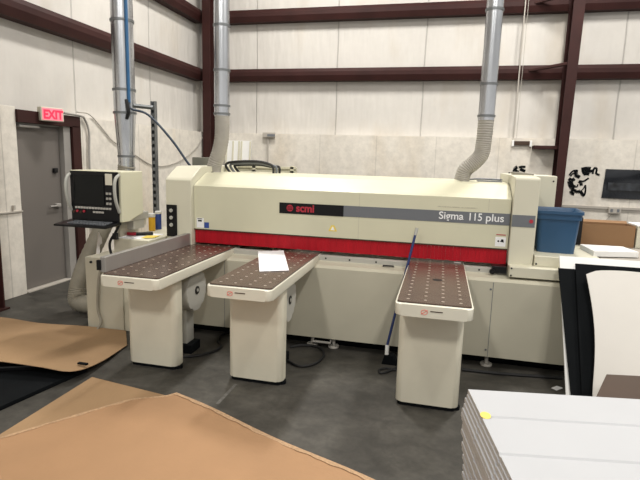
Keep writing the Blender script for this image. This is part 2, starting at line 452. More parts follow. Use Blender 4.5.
# end covers
def cover(x0, x1, zb, chamf):
    b = BM(); yf = FY - .055
    prism(b, [(yf, zb), (yf, 1.455 if chamf else 1.575), (yf + .02 if chamf else yf + .01, 1.475 if chamf else 1.592), (yf + .2, 1.575 if chamf else 1.598), (yf + .28, 1.585 if chamf else 1.6), (5.5, 1.585 if chamf else 1.6), (5.5, zb)], 'x', x0, x1, .006)
    return b
lc = obj('left_end_cover', cover(-2.585, -2.318, .80, True), M['cream_end'], saw)
rc = obj('right_end_cover', cover(.585, .778, .83, False), M['cream_end'], saw)
b = BM(); box(b, .78, 1.03, 5.0, 5.5, .95, 1.597, .006); obj('rear_end_cover', b, M['cream_end'], saw)
b = BM(); disc(b, (1.0, 5.0, 1.55), (0, -1, 0), .008, .003, 10); obj('cover_bolt', b, M['black'], saw)
b = BM(); disc(b, (-2.28, 4.75, 1.526), (0, 0, 1), .012, .006, 12); obj('top_bolt', b, M['black'], beam)
# switch plate on the left cover
b = BM(); box(b, -2.578, -2.468, FY - .067, FY - .0545, .905, 1.215, .004); sw = obj('switch_plate', b, M['black'], lc)
for z in (1.16, 1.09, 1.02):
    b = BM(); disc(b, (-2.523, FY - .067, z), (0, -1, 0), .018, .014, 16, .003); obj('push_button', b, M['handle'], lc)
# stripe, badge, writing
b = BM(); box(b, -.84, .577, FY - .003, FY + .001, 1.187, 1.285); box(b, .586, .765, FY - .058, FY - .0545, 1.187, 1.285); obj('grey_stripe', b, M['greystripe'], saw)
b = BM(); box(b, -1.447, -.84, FY - .004, FY + .001, 1.185, 1.285); obj('badge', b, M['black'], saw)
b = text_bm('scmi', .098, (-1.285, FY - .0055, 1.209), .0008, .003, .98)
disc(b, (-1.345, FY - .0045, 1.237), (0, -1, 0), .031, .0015, 24); obj('badge_lettering', b, M['redprint'], saw)
b = BM()
for z in (1.225, 1.237, 1.249): box(b, -1.368, -1.322, FY - .0075, FY - .0065, z - .0025, z + .0025)
obj('badge_emblem_lines', b, M['black'], saw)
for wd, xa, xb in (('Sigma', 438.5, 463.5), ('115', 467.5, 482), ('plus', 485.5, 504)):
    pL = atY(xa, 218, FY); pR = atY(xb, 218, FY)
    b = text_bm(wd, .09, (pL.x, FY - .0045, 1.214), .0008, .0011, 1.0)
    w = max(v.co.x for v in b.verts) - pL.x
    for v in b.verts: v.co.x = pL.x + (v.co.x - pL.x) * (pR.x - pL.x) / w
    obj('model_lettering', b, M['whiteprint'], saw)
b = BM(); box(b, -.02, .31, FY - .0015, FY + .001, 1.315, 1.323)
obj('small_print', b, mat('fine_print', (.5, .475, .36), .5, var=.25, scale=55), saw)
b = BM(); disc(b, (.735, FY - .058, 1.237), (0, -1, 0), .016, .002, 20); obj('stripe_emblem', b, M['redprint'], saw)
# stickers
b = BM(); box(b, -2.29, -2.215, FY - .0015, FY + .001, 1.0, 1.095); s1 = obj('warning_sticker', b, M['whiteprint'], saw)
b = BM(); box(b, -2.275, -2.235, FY - .003, FY - .0012, 1.06, 1.075); box(b, -2.28, -2.23, FY - .003, FY - .0012, 1.084, 1.09); obj('sticker_mark', b, M['black'], s1)
b = BM(); box(b, -2.21, -2.16, FY - .0015, FY + .001, 1.0, 1.055); obj('instruction_sticker', b, M['blueprint'], saw)
b = BM(); prism(b, [(-.975, 1.045), (-.895, 1.045), (-.92, 1.10), (-.95, 1.10)], 'y', FY - .0015, FY + .001); s2 = obj('warning_sticker', b, M['yellowprint'], saw)
b = BM(); prism(b, [(-.955, 1.055), (-.915, 1.055), (-.935, 1.09)], 'y', FY - .003, FY - .001); obj('sticker_mark', b, M['whiteprint'], s2)
b = BM(); box(b, .475, .56, FY - .0015, FY + .001, 1.005, 1.085); box(b, .48, .555, FY - .0015, FY + .001, 1.10, 1.108, mi=1); s3 = obj('warning_sticker', b, M['whiteprint'], saw, mats=[M['redprint']])
b = BM(); disc(b, (.5, FY - .0012, 1.05), (0, -1, 0), .008, .0015, 12); prism(b, [(.515, 1.045), (.545, 1.04), (.54, 1.065), (.525, 1.068)], 'y', FY - .003, FY - .001); obj('sticker_mark', b, M['black'], s3)
# bracket right end
b = BM(); box(b, .585, 1.3, 4.24, 4.5, .785, .872, .005); box(b, .785, 1.3, 4.34, 5.4, .872, .958, .005)
rs = obj('side_shelf', b, M['cream_end'], saw)
for (x, y, z) in ((.6, 4.24, .86), (.6, 4.24, .80), (.80, 4.34, .893)):
    b = BM(); disc(b, (x, y, z), (0, -1, 0), .0075, .004, 10); obj('shelf_bolt', b, M['black'], rs)
b = BM(); box(b, .46, .575, 4.33, 4.42, .79, .85, .004); disc(b, (.46, 4.328, .805), (0, -1, 0), .022, .02, 14); obj('clamp_block', b, M['black'], saw)
# air tables -----------------------------------------------------------
ZT = .834
def air_table(cx, fan, px, py, fy=3.07):
    b = BM(); prism(b, rrect(cx - .237, cx + .237, fy - .035, 4.525, .045, 6, (1, 1, 0, 0)), 'z', .748, .824, .008)
    t = obj('air_table', b, M['cream_rim'], saw, smooth=True)
    b = BM(); prism(b, rrect(cx - .227, cx + .227, fy, 4.53, .02, 3, (1, 1, 0, 0)), 'z', .822, .8265, mi=1)
    prism(b, rrect(cx - .226, cx + .226, fy + .001, 4.53, .02, 3, (1, 1, 0, 0)), 'z', .8265, ZT)
    rows = 14
    for i in range(4):
        for j in range(rows):
            disc(b, (cx - .162 + .108 * i, fy + .06 + j * (1.30 / (rows - 1)), ZT - .001), (0, 0, 1), .0105, .0022, 8, mi=2)
    obj('table_surface', b, M['brown'], t, mats=[M['black'], M['dot']])
    b = BM(); prism(b, rrect(px - .215, px + .215, py, py + .14, .045, 6), 'z', .03, .748, .006)
    obj('pedestal', b, M['ped'], t, smooth=True)
    b = BM(); prism(b, rrect(px - .2, px + .2, py + .015, py + .125, .03, 4), 'z', 0, .03); disc(b, (px + .2, py + .065, 0), (0, 0, 1), .03, .025, 14); obj('pedestal_foot', b, M['blackmatte'], t)
    # printed mark on the front edge
    b = BM()
    tube(b, [(cx - .055 + .019 * math.cos(a * PI / 8), fy - .036, .784 + .015 * math.sin(a * PI / 8)) for a in range(17)], .0025, 5)
    tube(b, [(cx - .074, fy - .036, .770), (cx - .036, fy - .036, .798)], .0025, 5)
    box(b, cx - .02, cx + .055, fy - .037, fy - .034, .789, .795, mi=1)
    obj('warning_mark', b, M['redmark'], t, mats=[M['darkbrown']])
    if fan:
        Xf = cx + .15
        p = atX(fan[0], fan[1], Xf)
        b = BM(); disc(b, (Xf - .09, p.y, p.z), (1, 0, 0), .175, .09, 36, .012)
        box(b, Xf - .16, Xf - .08, p.y - .04, p.y + .09, .08, p.z - .05, .008)
        f = obj('blower', b, M['greypaint'], t, smooth=True)
        b = BM(); box(b, Xf - .18, Xf - .03, p.y - .06, p.y + .11, .0, .08, .006); obj('blower_foot', b, M['blackmatte'], t)
        b = BM(); disc(b, (Xf, p.y, p.z), (1, 0, 0), .035, .006, 18); disc(b, (Xf + .006, p.y, p.z), (1, 0, 0), .015, .004, 12, mi=1)
        obj('blower_hub', b, M['black'], t, mats=[M['greypaint']])
    return t
air_table(-2.118, (197, 290), -2.16, 3.385)
air_table(-1.28, (290, 300), -1.28, 3.365)
t3 = air_table(.005, None, -.004, 3.335)
b = BM(); disc(b, (.018, 3.72, ZT), (0, 0, 1), .036, .0012, 24); obj('oval_plate', b, M['black'], t3)
b = BM(); tube(b, [(.142, 3.04, .79), (.15, 3.04, .765), (.165, 3.04, .757)], .004, 6); obj('edge_scratch', b, M['darkbrown'], t3)
b = BM(); box(b, .15, .21, 4.395, 4.418, ZT, ZT + .012, .003); obj('table_clip', b, M['alu'], t3)
# fence
b = BM(); box(b, -2.375, -2.33, 3.09, 4.41, .834, .948, .004); fence = obj('rip_fence', b, M['alu'], saw)
b = BM(); box(b, -2.395, -2.365, 3.075, 3.10, .85, .925, .003); obj('fence_end_cap', b, M['black'], fence)
# left cabinet
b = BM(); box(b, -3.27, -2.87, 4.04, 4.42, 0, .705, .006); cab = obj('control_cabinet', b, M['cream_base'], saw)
b = BM(); disc(b, (-3.2, 4.04, .66), (0, -1, 0), .012, .012, 12); obj('cabinet_lock', b, M['black'], cab)
# tall side cabinet whose top carries tools
b = BM(); sc0 = atY(113.5, 238.3, 4.06); box(b, sc0.x, -2.60, 4.06, 4.95, .0, sc0.z, .006); SCZ = sc0.z; obj('side_cabinet', b, M['cream_end'], saw)
# console --------------------------------------------------------------
CY = 3.9
b = BM(); prism(b, [(CY, 1.08), (CY, 1.532), (CY + .33, 1.532), (CY + .33, 1.14), (CY + .1, 1.08)], 'x', -3.27, -2.745, .008)
con = obj('control_console', b, M['cream'], saw)
b = BM(); box(b, -3.262, -2.77, CY - .012, CY + .001, 1.085, 1.527, .004); obj('console_front', b, M['black'], con)
b = BM(); box(b, -3.22, -2.91, CY - .02, CY - .012, 1.225, 1.49, .003); obj('console_screen', b, M['screen'], con)
b = BM(); box(b, -2.895, -2.825, CY - .018, CY - .012, 1.41, 1.51, .002); obj('console_card', b, M['yellowprint'] if False else M['ped'], con)
KEYS = [(x, z, .01, .01) for z in (1.245, 1.29, 1.335) for x in (-2.88, -2.85)] + [(-3.204 + k * .029, 1.199, .011, .009) for k in range(13)] + [(-3.02 + k * .029, 1.163, .011, .0085) for k in range(4)]
for x, z, hw, hh in KEYS:
    b = BM(); box(b, x - hw, x + hw, CY - .022, CY - .011, z - hh, z + hh, .002); obj('console_button', b, M['keys'], con)
for k in range(4):
    b = BM(); disc(b, (-3.23 + .035 * k, CY - .012, 1.158 + .008 * (k % 2)), (0, -1, 0), .011, .012, 12); obj('console_knob', b, M['redprint'] if k % 2 else M['darkbrown'], con)
b = BM(); prism(b, [(CY - .2, 1.045), (CY + .02, 1.055), (CY + .02, 1.085), (CY - .2, 1.062)], 'x', -3.30, -2.77, .004); obj('keyboard_tray', b, M['black'], con)
b = BM()
for r in range(3):
    for k in range(12): box(b, -3.2 + k * .032, -3.176 + k * .032, CY - .15 + .045 * r, CY - .12 + .045 * r, 1.068 + .003 * r, 1.078 + .003 * r)
obj('keyboard', b, M['greystripe'], con)
for sx, x in ((-1, -3.262), (1, -2.765)):
    b = BM(); tube(b, [(x, CY + .02, 1.51), (x, CY - .05, 1.47), (x, CY - .07, 1.38), (x, CY - .055, 1.27), (x, CY - .01, 1.17)], .014, 8, 6); obj('grab_handle', b, M['handle'], con, smooth=True)
# swinging arm and post
b = BM(); box(b, -2.89, -2.80, 4.0, 4.40, 1.065, 1.135, .006); box(b, -2.88, -2.81, 4.16, 4.34, .98, 1.065, .005)
obj('console_arm', b, M['greypaint'], saw)
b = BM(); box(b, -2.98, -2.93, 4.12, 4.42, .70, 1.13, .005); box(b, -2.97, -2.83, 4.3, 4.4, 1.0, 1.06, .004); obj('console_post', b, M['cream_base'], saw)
b = BM(); tube(b, [(-2.86, 4.05, 1.08), (-2.9, 4.02, .98), (-2.96, 4.0, .86), (-2.95, 4.02, .702)], .012, 8, 6); box(b, -2.93, -2.89, 4.0, 4.04, .9, .96, .004); obj('console_cable', b, M['rubber'], saw, smooth=True)
b = BM(); tube(b, [atY(106, 262, 4.02), atY(100, 272, 4.02), atY(98, 290, 4.015), atY(98, 310, 4.015), atY(101, 322, 4.0), (-3.12, 3.98, .012)], .012, 8, 6); obj('fence_cable', b, M['hosedark'], saw, smooth=True)
tp = [atY(x, y, 4.03) for x, y in ((96, 254), (100, 254), (99.5, 245), (102, 243.5), (101.5, 238), (98.5, 232))]
b = BM(); prism(b, [(p.x, p.z) for p in tp], 'y', 4.03, 4.034); obj('hanging_tag', b, M['tag'], saw)
# rear service hardware above the beam
def bundle(pts, r): 
    b = BM(); tube(b, pts, r, 8, 6); return b
Y5 = 5.15
for k in range(3):
    oy = .04 * k
    pts = [(-2.25 + .04 * k, Y5 + oy, 1.5), (-2.31 + .035 * k, Y5 + oy, 1.60 - .01 * k), (-2.2, Y5 + oy, 1.635 - .018 * k), (-1.95, Y5 + oy, 1.645 - .018 * k), (-1.82, Y5 + oy, 1.625 - .016 * k), (-1.765 + .02 * k, Y5 + oy, 1.59), (-1.76 + .02 * k, Y5 + oy, 1.5)]
    o = obj('hose_bundle', bundle(pts, .014), M['rubber'] if k != 1 else M['greystripe'], saw, smooth=True)
b = BM()
for x in (-2.42, -2.12, -1.66): box(b, x - .02, x + .02, 5.5, 5.54, .0, 1.60)
for z in (1.58, 1.535): box(b, -2.42, -1.62, 5.5, 5.54, z - .012, z + .012)
box(b, -2.42, -1.62, 5.55, 5.58, .4, 1.585)
obj('rear_frame', b, M['cream_end'], saw)
g0 = atY(192, 157, 5.4); g1 = atY(210, 165, 5.4)
b = BM(); box(b, g0.x, g1.x, 5.4, 5.56, 1.3, g0.z, .006); obj('rear_box', b, mat('green_grey', (.2, .2, .165), .5), saw)
b = BM(); box(b, .33, .55, 4.95, 5.1, 1.525, 1.535); tube(b, [(.2, 5.0, 1.53), (.35, 5.02, 1.548), (.56, 5.05, 1.545)], .008, 6, 4); obj('top_strip', b, M['greystripe'], saw)
b = BM(); box(b, .63, .80, 4.9, 5.0, 1.60, 1.612); tube(b, [(.62, 4.95, 1.62), (.72, 4.96, 1.615), (.82, 4.97, 1.606)], .008, 6, 4); obj('top_cable', b, M['hosedark'], saw)

# ================================================================== DUCTS
def ripple(r, amp, per):
    return lambda i, n: r + (amp if (i // per) % 2 else 0)
def pipe(bm, x, y, z0, z1, r, n=24): disc(bm, (x, y, z0), (0, 0, 1), r, z1 - z0, n)
# left duct
DX, DY = -3.372, 4.9
d1 = thing('dust_duct', 'thick galvanised duct behind the control console, with grey hose to the floor', 'duct', (DX, DY, 0))
b = BM(); pipe(b, DX, DY, 2.13, 7.15, .112, 28); obj('pipe', b, M['galv'], d1, smooth=True)
b = BM(); tube(b, [(DX, DY, 2.13), (DX, DY, 1.66), (DX, DY, 1.5)], lambda i, n: (.112, .085, .085)[i], 28); obj('reducer', b, M['galv'], d1, smooth=True)
for z in (3.06, 2.36, 2.12, 1.66):
    b = BM(); pipe(b, DX, DY, z - .012, z + .012, .122 if z > 2 else .092, 28); obj('clamp_band', b, M['galvdark'], d1, smooth=True)
path = [(DX, DY, 1.56), (DX - .03, DY, 1.4), (DX - .1, DY - .1, 1.15), (DX - .20, DY - .25, .8), (DX - .29, DY - .4, .45), (DX - .33, DY - .46, .22), (DX - .28, DY - .5, .115), (DX - .06, DY - .48, .1)]
b = BM(); tube(b, smoothpath(path, 14), ripple(.088, .005, 1), 20); obj('flex_hose', b, M['hosedark'], d1, smooth=True)
# middle duct
MX, MY = -2.25, 4.9
d2 = thing('dust_duct', 'narrow galvanised duct in front of the dark red corner column', 'duct', (MX, MY, 1.525))
b = BM(); pipe(b, MX + .01, MY, 2.1, 7.15, .078); obj('pipe', b, M['galv'], d2, smooth=True)
for z in (2.98, 2.55, 2.2, 2.12):
    b = BM(); pipe(b, MX + .01, MY, z - .01, z + .01, .086); obj('clamp_band', b, M['galvdark'], d2, smooth=True)
path = [(MX + .01, MY, 2.14), (MX + .012, MY, 2.0), (MX + .004, MY, 1.86), (MX - .03, MY, 1.72), (MX - .075, MY, 1.6), (MX - .085, MY, 1.526)]
b = BM(); tube(b, smoothpath(path, 10), ripple(.072, .005, 1), 22); obj('flex_hose', b, M['hose'], d2, smooth=True)
# right duct
RX, RY = .358, 4.9
d3 = thing('dust_duct', 'galvanised duct with ribbed hose bending left onto right end of the saw beam', 'duct', (RX, RY, 1.525))
b = BM(); pipe(b, RX, RY, 2.08, 7.15, .072); obj('pipe', b, M['galv'], d3, smooth=True)
for z in (3.03, 2.40, 2.12):
    b = BM(); pipe(b, RX, RY, z - .01, z + .01, .08); obj('clamp_band', b, M['galvdark'], d3, smooth=True)
path = [(RX, RY, 2.14), (RX, RY, 2.0), (RX - .006, RY, 1.87), (RX - .018, RY, 1.775), (RX - .075, RY, 1.70), (RX - .15, RY, 1.625), (RX - .175, RY, 1.526)]
b = BM(); tube(b, smoothpath(path, 12), ripple(.067, .005, 1), 22); obj('flex_hose', b, M['hose'], d3, smooth=True)

# strut post with arm
sp_ = thing('strut_post', 'slotted grey steel strut post with arm beside the thick duct', 'post', (-3.10, 5.03, 0))
b = BM(); SX, SY = -3.10, 5.0
box(b, SX - .024, SX - .018, SY, SY + .05, 0, 2.26); box(b, SX + .018, SX + .024, SY, SY + .05, 0, 2.26); box(b, SX - .024, SX + .024, SY + .045, SY + .05, 0, 2.26)
for k in range(30): box(b, SX - .02, SX + .02, SY, SY + .006, .05 + k * .073, .085 + k * .073)
obj('upright', b, M['galvdark'], sp_)
b = BM(); tube(b, [(SX, SY + .01, 2.19), (DX + .11, DY, 2.20)], .022, 4); obj('arm', b, M['galvdark'], sp_)
# blue cable
b = BM(); tube(b, [(DX + .105, DY - .075, 7.1), (DX + .105, DY - .075, 3.0), (DX + .105, DY - .075, 2.22)], .016, 8); 
bc = tag(obj('air_line', b, M['bluecable'], smooth=True), 'blue air line running down the front of the thick duct', 'air line')
b = BM(); tube(b, [(DX + .105, DY - .075, 2.24), (DX + .13, DY - .08, 2.16), (DX + .3, DY - .02, 2.1), (DX + .55, DY, 1.85), (DX + .72, DY + .05, 1.6), (DX + .78, DY + .1, 1.53)], .013, 8, 6); obj('drop_cable', b, M['navycable'], bc, smooth=True)
b = BM(); tube(b, [(DX + .1, DY - .115, 2.25), (DX + .125, DY - .12, 2.12), (DX + .1, DY - .12, 2.05)], .018, 8, 4); obj('fitting', b, M['black'], bc, smooth=True)

# ================================================================== BACK WALL ITEMS
P = [atY(225, 139, 9.45), atY(250, 140, 9.45)]
wp = thing('ribbed_sheet', 'white ribbed panel leaning against the back wall behind the middle duct', 'sheet', (-4.0, 9.45, 0))
b = BM(); prism(b, [(9.30, 0), (9.34, 0), (9.56, 2.0), (9.52, 2.0)], 'x', P[0].x, P[1].x); obj('board', b, M['white'], wp)
b = BM()
for k in (0.02, .28, .52, .62, .97):
    x = P[0].x + (P[1].x - P[0].x) * k; prism(b, [(9.285, 0), (9.30, 0), (9.52, 1.99), (9.505, 1.99)], 'x', x - .015, x + .02)
obj('rib', b, M['cream_end'], wp)
ob = thing('outlet_box', 'grey junction box with conduit on the back wall above the beam', 'junction box', (atY(271, 135, 9.57).x, 9.57, 2.0))
p = atY(271, 135, 9.57); b = BM(); box(b, p.x - .16, p.x + .08, 9.52, 9.598, p.z - .05, p.z + .05, .008); obj('box', b, M['rail'], ob)
b = BM(); box(b, p.x - .06, p.x + .1, 9.515, 9.521, p.z - .03, p.z + .015); obj('socket', b, M['greystripe'], ob)
b = BM(); tube(b, [(p.x - .05, 9.57, p.z - .04), (p.x - .06, 9.57, p.z - .15), (p.x - .06, 9.57, .03)], .018, 8, 4); obj('conduit', b, M['rail'], ob, smooth=True)
# thin white conduit down to a bracket box
p0 = atY(526, 0, 9.57); p1 = atY(513.5, 138, 9.57)
cb = thing('wall_conduit', 'thin white conduit dropping to a small slot left of the girt stub', 'conduit', (p1.x, 9.57, p1.z))
b = BM(); tube(b, [(p1.x, 9.57, p1.z), (p1.x, 9.57, p0.z + 1.5)], .011, 8); tube(b, [(p1.x + .05, 9.58, p1.z), (p1.x + .05, 9.58, p0.z + 1.5)], .004, 6); obj('pipe', b, M['rail'], cb)
q1 = atY(514, 143, 9.57); q2 = atY(529.5, 143.5, 9.57)
b = BM(); box(b, q1.x, q2.x, 9.55, 9.598, q1.z - .035, q1.z + .035, .004); obj('slot_box', b, M['darkbrown'], cb)
for x in (q1.x - .02, q2.x + .02):
    b = BM(); box(b, x - .018, x + .018, 9.54, 9.598, q1.z - .06, q1.z + .05, .004); obj('end_plate', b, M['white'], cb)
# painted black wall graphics
def strokes(lst, Y):
    b = BM()
    for pts, w in lst:
        P = smoothpath([atY(x, y, Y) for x, y in pts], 4)
        for i in range(len(P) - 1):
            t = (P[i + 1] - P[i]); 
            if t.length < 1e-5: continue
            nrm = Vector((-t.z, 0, t.x)).normalized() * w
            q = [P[i] - nrm, P[i + 1] - nrm, P[i + 1] + nrm, P[i] + nrm]
            f1 = [b.verts.new(v) for v in q]; f2 = [b.verts.new(v + Vector((0, -.001 - .0002 * i, 0))) for v in q]
            b.faces.new(f2); b.faces.new(list(reversed(f1)))
            for k in range(4): b.faces.new((f1[k], f1[(k + 1) % 4], f2[(k + 1) % 4], f2[k]))
    return b
def Z6(l): return [(560 + x / 6, 160 + y / 6) for x, y in l]
S = [(Z6([(55, 92), (72, 70), (92, 62), (108, 66)]), .014), (Z6([(62, 98), (80, 80), (95, 78)]), .012), (Z6([(92, 60), (98, 78), (90, 92), (104, 96), (118, 104)]), .03),
     (Z6([(128, 58), (150, 54), (168, 52), (184, 54)]), .035), (Z6([(132, 76), (150, 70), (170, 74), (182, 62)]), .03), (Z6([(140, 88), (156, 84), (176, 86)]), .022),
     (Z6([(196, 84), (200, 62), (206, 50), (214, 46), (220, 58), (216, 78), (222, 84), (236, 90)]), .016), (Z6([(188, 58), (192, 74)]), .018),
     (Z6([(52, 112), (62, 118), (72, 122), (88, 112)]), .03), (Z6([(60, 126), (64, 146), (72, 162), (84, 172)]), .045), (Z6([(88, 150), (92, 162), (104, 158), (106, 146)]), .012),
     (Z6([(112, 128), (124, 136), (128, 154)]), .026), (Z6([(118, 126), (140, 128), (158, 118), (172, 108)]), .014), (Z6([(70, 196), (76, 180), (92, 184), (104, 194), (120, 186), (134, 206), (146, 214)]), .026),
     (Z6([(66, 186), (68, 200), (86, 204)]), .028), (Z6([(152, 150), (153, 176), (150, 200), (144, 216)]), .014), (Z6([(126, 186), (140, 172), (150, 152)]), .008)]
tag(obj('wall_graphic', strokes(S, 9.597), M['blackmatte']), 'black brushed graphic painted on the back wall right of the red column', 'wall graphic')
def Z8(l): return [(500 + x / 8, 130 + y / 8) for x, y in l]
S = [(Z8([(100, 350), (115, 330), (124, 305), (140, 296)]), .03), (Z8([(118, 330), (134, 335), (142, 322)]), .03), (Z8([(150, 300), (175, 294), (204, 296)]), .02), (Z8([(160, 312), (182, 322), (202, 330)]), .026), (Z8([(66, 345), (84, 342)]), .012), (Z8([(120, 352), (160, 350), (200, 358)]), .008)]
tag(obj('wall_graphic', strokes(S, 9.597), M['blackmatte']), 'small black painted mark on the back wall just above the saw right end cover', 'wall graphic')
# black banner
pt = atY(606, 169, 9.58); pb = atY(603, 198, 9.58)
bn = thing('banner', 'black framed banner with dim grey picture on the right back wall', 'banner', (3.3, 9.58, pb.z))
b = BM()
def bf(u, v):
    return (pt.x + u * 1.35 - (1 - v) * .02 * (1 - u), 9.575 - .012 * math.sin(7 * u + 3 * v) * math.sin(PI * u) - .01 * math.sin(11 * v - 5 * u) * v, pb.z + v * (pt.z - pb.z))
sheet(b, bf, 24, 14, .006)
bmt = mat('banner_black', (.012, .014, .018), .22, var=.3, scale=3); obj('cloth', b, bmt, bn, smooth=True, mats=[M['black']])
b = BM(); box(b, pt.x + .05, pt.x + 1.3, 9.545, 9.549, pb.z + .14, pb.z + .27)
obj('picture_band', b, mat('banner_grey', (.022, .025, .03), .5, var=.95, scale=9), bn)
# socket on the rail
p = atY(614, 210, 9.55)
so = thing('wall_socket', 'small grey socket box hanging on the wall rail below the banner', 'socket', (p.x, 9.55, p.z - .08))
b = BM(); box(b, p.x - .09, p.x + .1, 9.50, 9.568, p.z - .06, p.z + .05, .01); obj('box', b, M['rail'], so)
for k in (-.05, .05):
    b = BM(); box(b, p.x + k - .02, p.x + k + .02, 9.495, 9.502, p.z - .03, p.z + .02); obj('socket_face', b, M['greystripe'], so)
b = BM(); tube(b, [(p.x - .02, 9.54, p.z - .05), (p.x - .12, 9.56, p.z - .2), (p.x - .35, 9.58, p.z - .35)], .008, 6, 5); obj('cord', b, M['rail'], so)

# ================================================================== THINGS ON THE SAW
# sheet of paper on the middle-left table
pp = [atZ(258, 251.5, ZT + .004), atZ(283.5, 250.5, ZT + .004), atZ(289, 270.5, ZT + .004), atZ(259.5, 271.5, ZT + .004)]
b = BM()
def pf(u, v):
    a = pp[3].lerp(pp[2], u); c = pp[0].lerp(pp[1], u); q = a.lerp(c, v); return (q.x, q.y, ZT + .006)
sheet(b, pf, 4, 4, .003); tag(obj('paper_sheet', b, M['paper'], mats=[M['paper']]), 'white sheet of paper lying on the second brown air table', 'paper')
# tools and papers on the side cabinet
b = BM(); prism(b, [(-3.0, 4.08), (-2.70, 4.1), (-2.66, 4.45), (-2.96, 4.4)], 'z', SCZ + .001, SCZ + .005); tag(obj('paper_sheet', b, M['paper']), 'white paper under the tools on the side cabinet behind the fence', 'paper')
b = BM(); prism(b, [(-2.72, 4.13), (-2.62, 4.2), (-2.64, 4.34), (-2.75, 4.28)], 'z', SCZ + .006, SCZ + .009); tag(obj('notepaper', b, M['yellowprint']), 'yellow note on white paper on the side cabinet', 'note')
tl = thing('utility_knife', 'small red and black hand tool lying on the side cabinet papers', 'tool', (-2.83, 4.25, SCZ + .006))
b = BM(); tube(b, [(-2.92, 4.22, SCZ + .024), (-2.84, 4.24, SCZ + .025)], .017, 8); obj('grip', b, M['redprint'], tl, smooth=True)
b = BM(); tube(b, [(-2.84, 4.24, SCZ + .023), (-2.72, 4.34, SCZ + .023)], .016, 8); obj('shaft', b, M['black'], tl, smooth=True)
pb_ = atY(152.2, 231, 4.62)
bt = thing('bottle', 'yellow spray bottle with white cap on the side cabinet', 'bottle', (pb_.x, 4.62, SCZ))
b = BM(); disc(b, (pb_.x, 4.62, SCZ + .001), (0, 0, 1), .034, 1.045 - SCZ, 20, .008); obj('body', b, M['yellow'], bt, smooth=True)
b = BM(); disc(b, (pb_.x, 4.62, 1.046), (0, 0, 1), .036, .04, 20, .006); obj('cap', b, M['white'], bt, smooth=True)
pc_ = atY(158.5, 226, 4.75)
bt = thing('canister', 'blue canister with white lid behind the yellow bottle', 'canister', (pc_.x, 4.75, SCZ))
b = BM(); disc(b, (pc_.x, 4.75, SCZ + .001), (0, 0, 1), .032, 1.065 - SCZ, 20, .006); obj('body', b, M['blueprint'], bt, smooth=True)
b = BM(); disc(b, (pc_.x, 4.75, 1.066), (0, 0, 1), .036, .03, 20, .005); obj('lid', b, M['white'], bt, smooth=True)

# blue tote on the right shelf
def tote(x0, x1, y0, y1, z0, z1, flare):
    b = BM(); th = .008
    def ring(f, z, inset=0):
        return [b.verts.new(Vector((x, y, z))) for x, y in rrect(x0 - f + inset, x1 + f - inset, y0 - f + inset, y1 + f - inset, .04, 4)]
    rs = [ring(0, z0), ring(flare * .82, z0 + (z1 - z0) * .80), ring(flare * .82 + .012, z0 + (z1 - z0) * .80), ring(flare * .82 + .014, z0 + (z1 - z0) * .93), ring(flare + .02, z0 + (z1 - z0) * .93), ring(flare + .02, z1), ring(flare + .01, z1), ring(flare, z0 + (z1 - z0) * .9, th), ring(0, z0 + th, th)]
    n = len(rs[0])
    for a, c in zip(rs, rs[1:]):
        for k in range(n): b.faces.new((a[k], a[(k + 1) % n], c[(k + 1) % n], c[k]))
    b.faces.new(list(reversed(rs[0]))); b.faces.new(rs[-1])
    bmesh.ops.rotate(b, verts=b.verts, cent=((x0 + x1) / 2, y0, z0), matrix=Matrix.Rotation(math.radians(-5), 3, 'Z'))
    return b
tt = obj('storage_tote', tote(.835, 1.13, 4.55, 4.92, .9585, 1.318, .022), M['blue'], smooth=True)
tag(tt, 'blue plastic storage tote standing on the right shelf of the saw', 'tote')

# ================================================================== RIGHT SIDE
wt = thing('work_table', 'pale work table holding the foam slab right of the blue tote', 'table', (2.2, 4.9, 0))
b = BM(); box(b, 1.33, 3.2, 4.36, 5.5, .905, .945, .004); obj('table_top', b, M['wood'], wt)
for x in (1.4, 3.1):
    for y in (4.45, 5.4):
        b = BM(); box(b, x - .03, x + .03, y - .03, y + .03, 0, .905); obj('leg', b, M['greypaint'], wt)
# foam slab
q = [atZ(590, 256.5, .95), atZ(640, 258, .95)]
fs = [atZ(591, 255.5, .95), atZ(636, 255, .95), atZ(622, 247, 1.0), atZ(580, 246.5, 1.0)]
fs = [atZ(594, 251, 1.0), atZ(639, 252, 1.0), atZ(623, 246.5, 1.0), atZ(580, 244, 1.0)]
b = BM(); prism(b, [(p.x, p.y) for p in fs], 'z', .951, 1.0, .004)
tag(obj('foam_slab', b, M['white']), 'white foam slab lying flat on the work table in front of the cardboard box', 'slab')
# open cardboard box
cbx = thing('cardboard_box', 'brown open cardboard box behind the white foam slab', 'box', (1.7, 5.35, .945))
b = BM()
x0, x1, y0, y1, z0, z1 = 1.34, 1.80, 5.22, 5.46, .946, 1.15
box(b, x0, x1, y0, y0 + .006, z0, z1); box(b, x0, x1, y1 - .006, y1, z0, z1); box(b, x0, x0 + .006, y0 + .006, y1 - .006, z0, z1); box(b, x1 - .006, x1, y0 + .006, y1 - .006, z0, z1); box(b, x0 + .006, x1 - .006, y0 + .006, y1 - .006, z0, z0 + .006)
obj('carton', b, M['boxbrown'], cbx)
b = BM(); prism(b, [(y1 - .006, z1), (y1, z1), (y1 + .03, z1 + .02), (y1 + .024, z1 + .022)], 'x', x0, x1); obj('flap', b, M['boxbrown'], cbx)
wb = thing('white_carton', 'off-white carton at right edge beyond the foam slab', 'box', (2.2, 5.2, .945))
b = BM(); box(b, 1.815, 2.4, 5.22, 5.48, .946, 1.15, .006); obj('carton', b, M['cream_end'], wb)
b = BM(); box(b, 1.81, 2.405, 5.215, 5.485, 1.15, 1.165, .003); obj('lid', b, M['white'], wb)
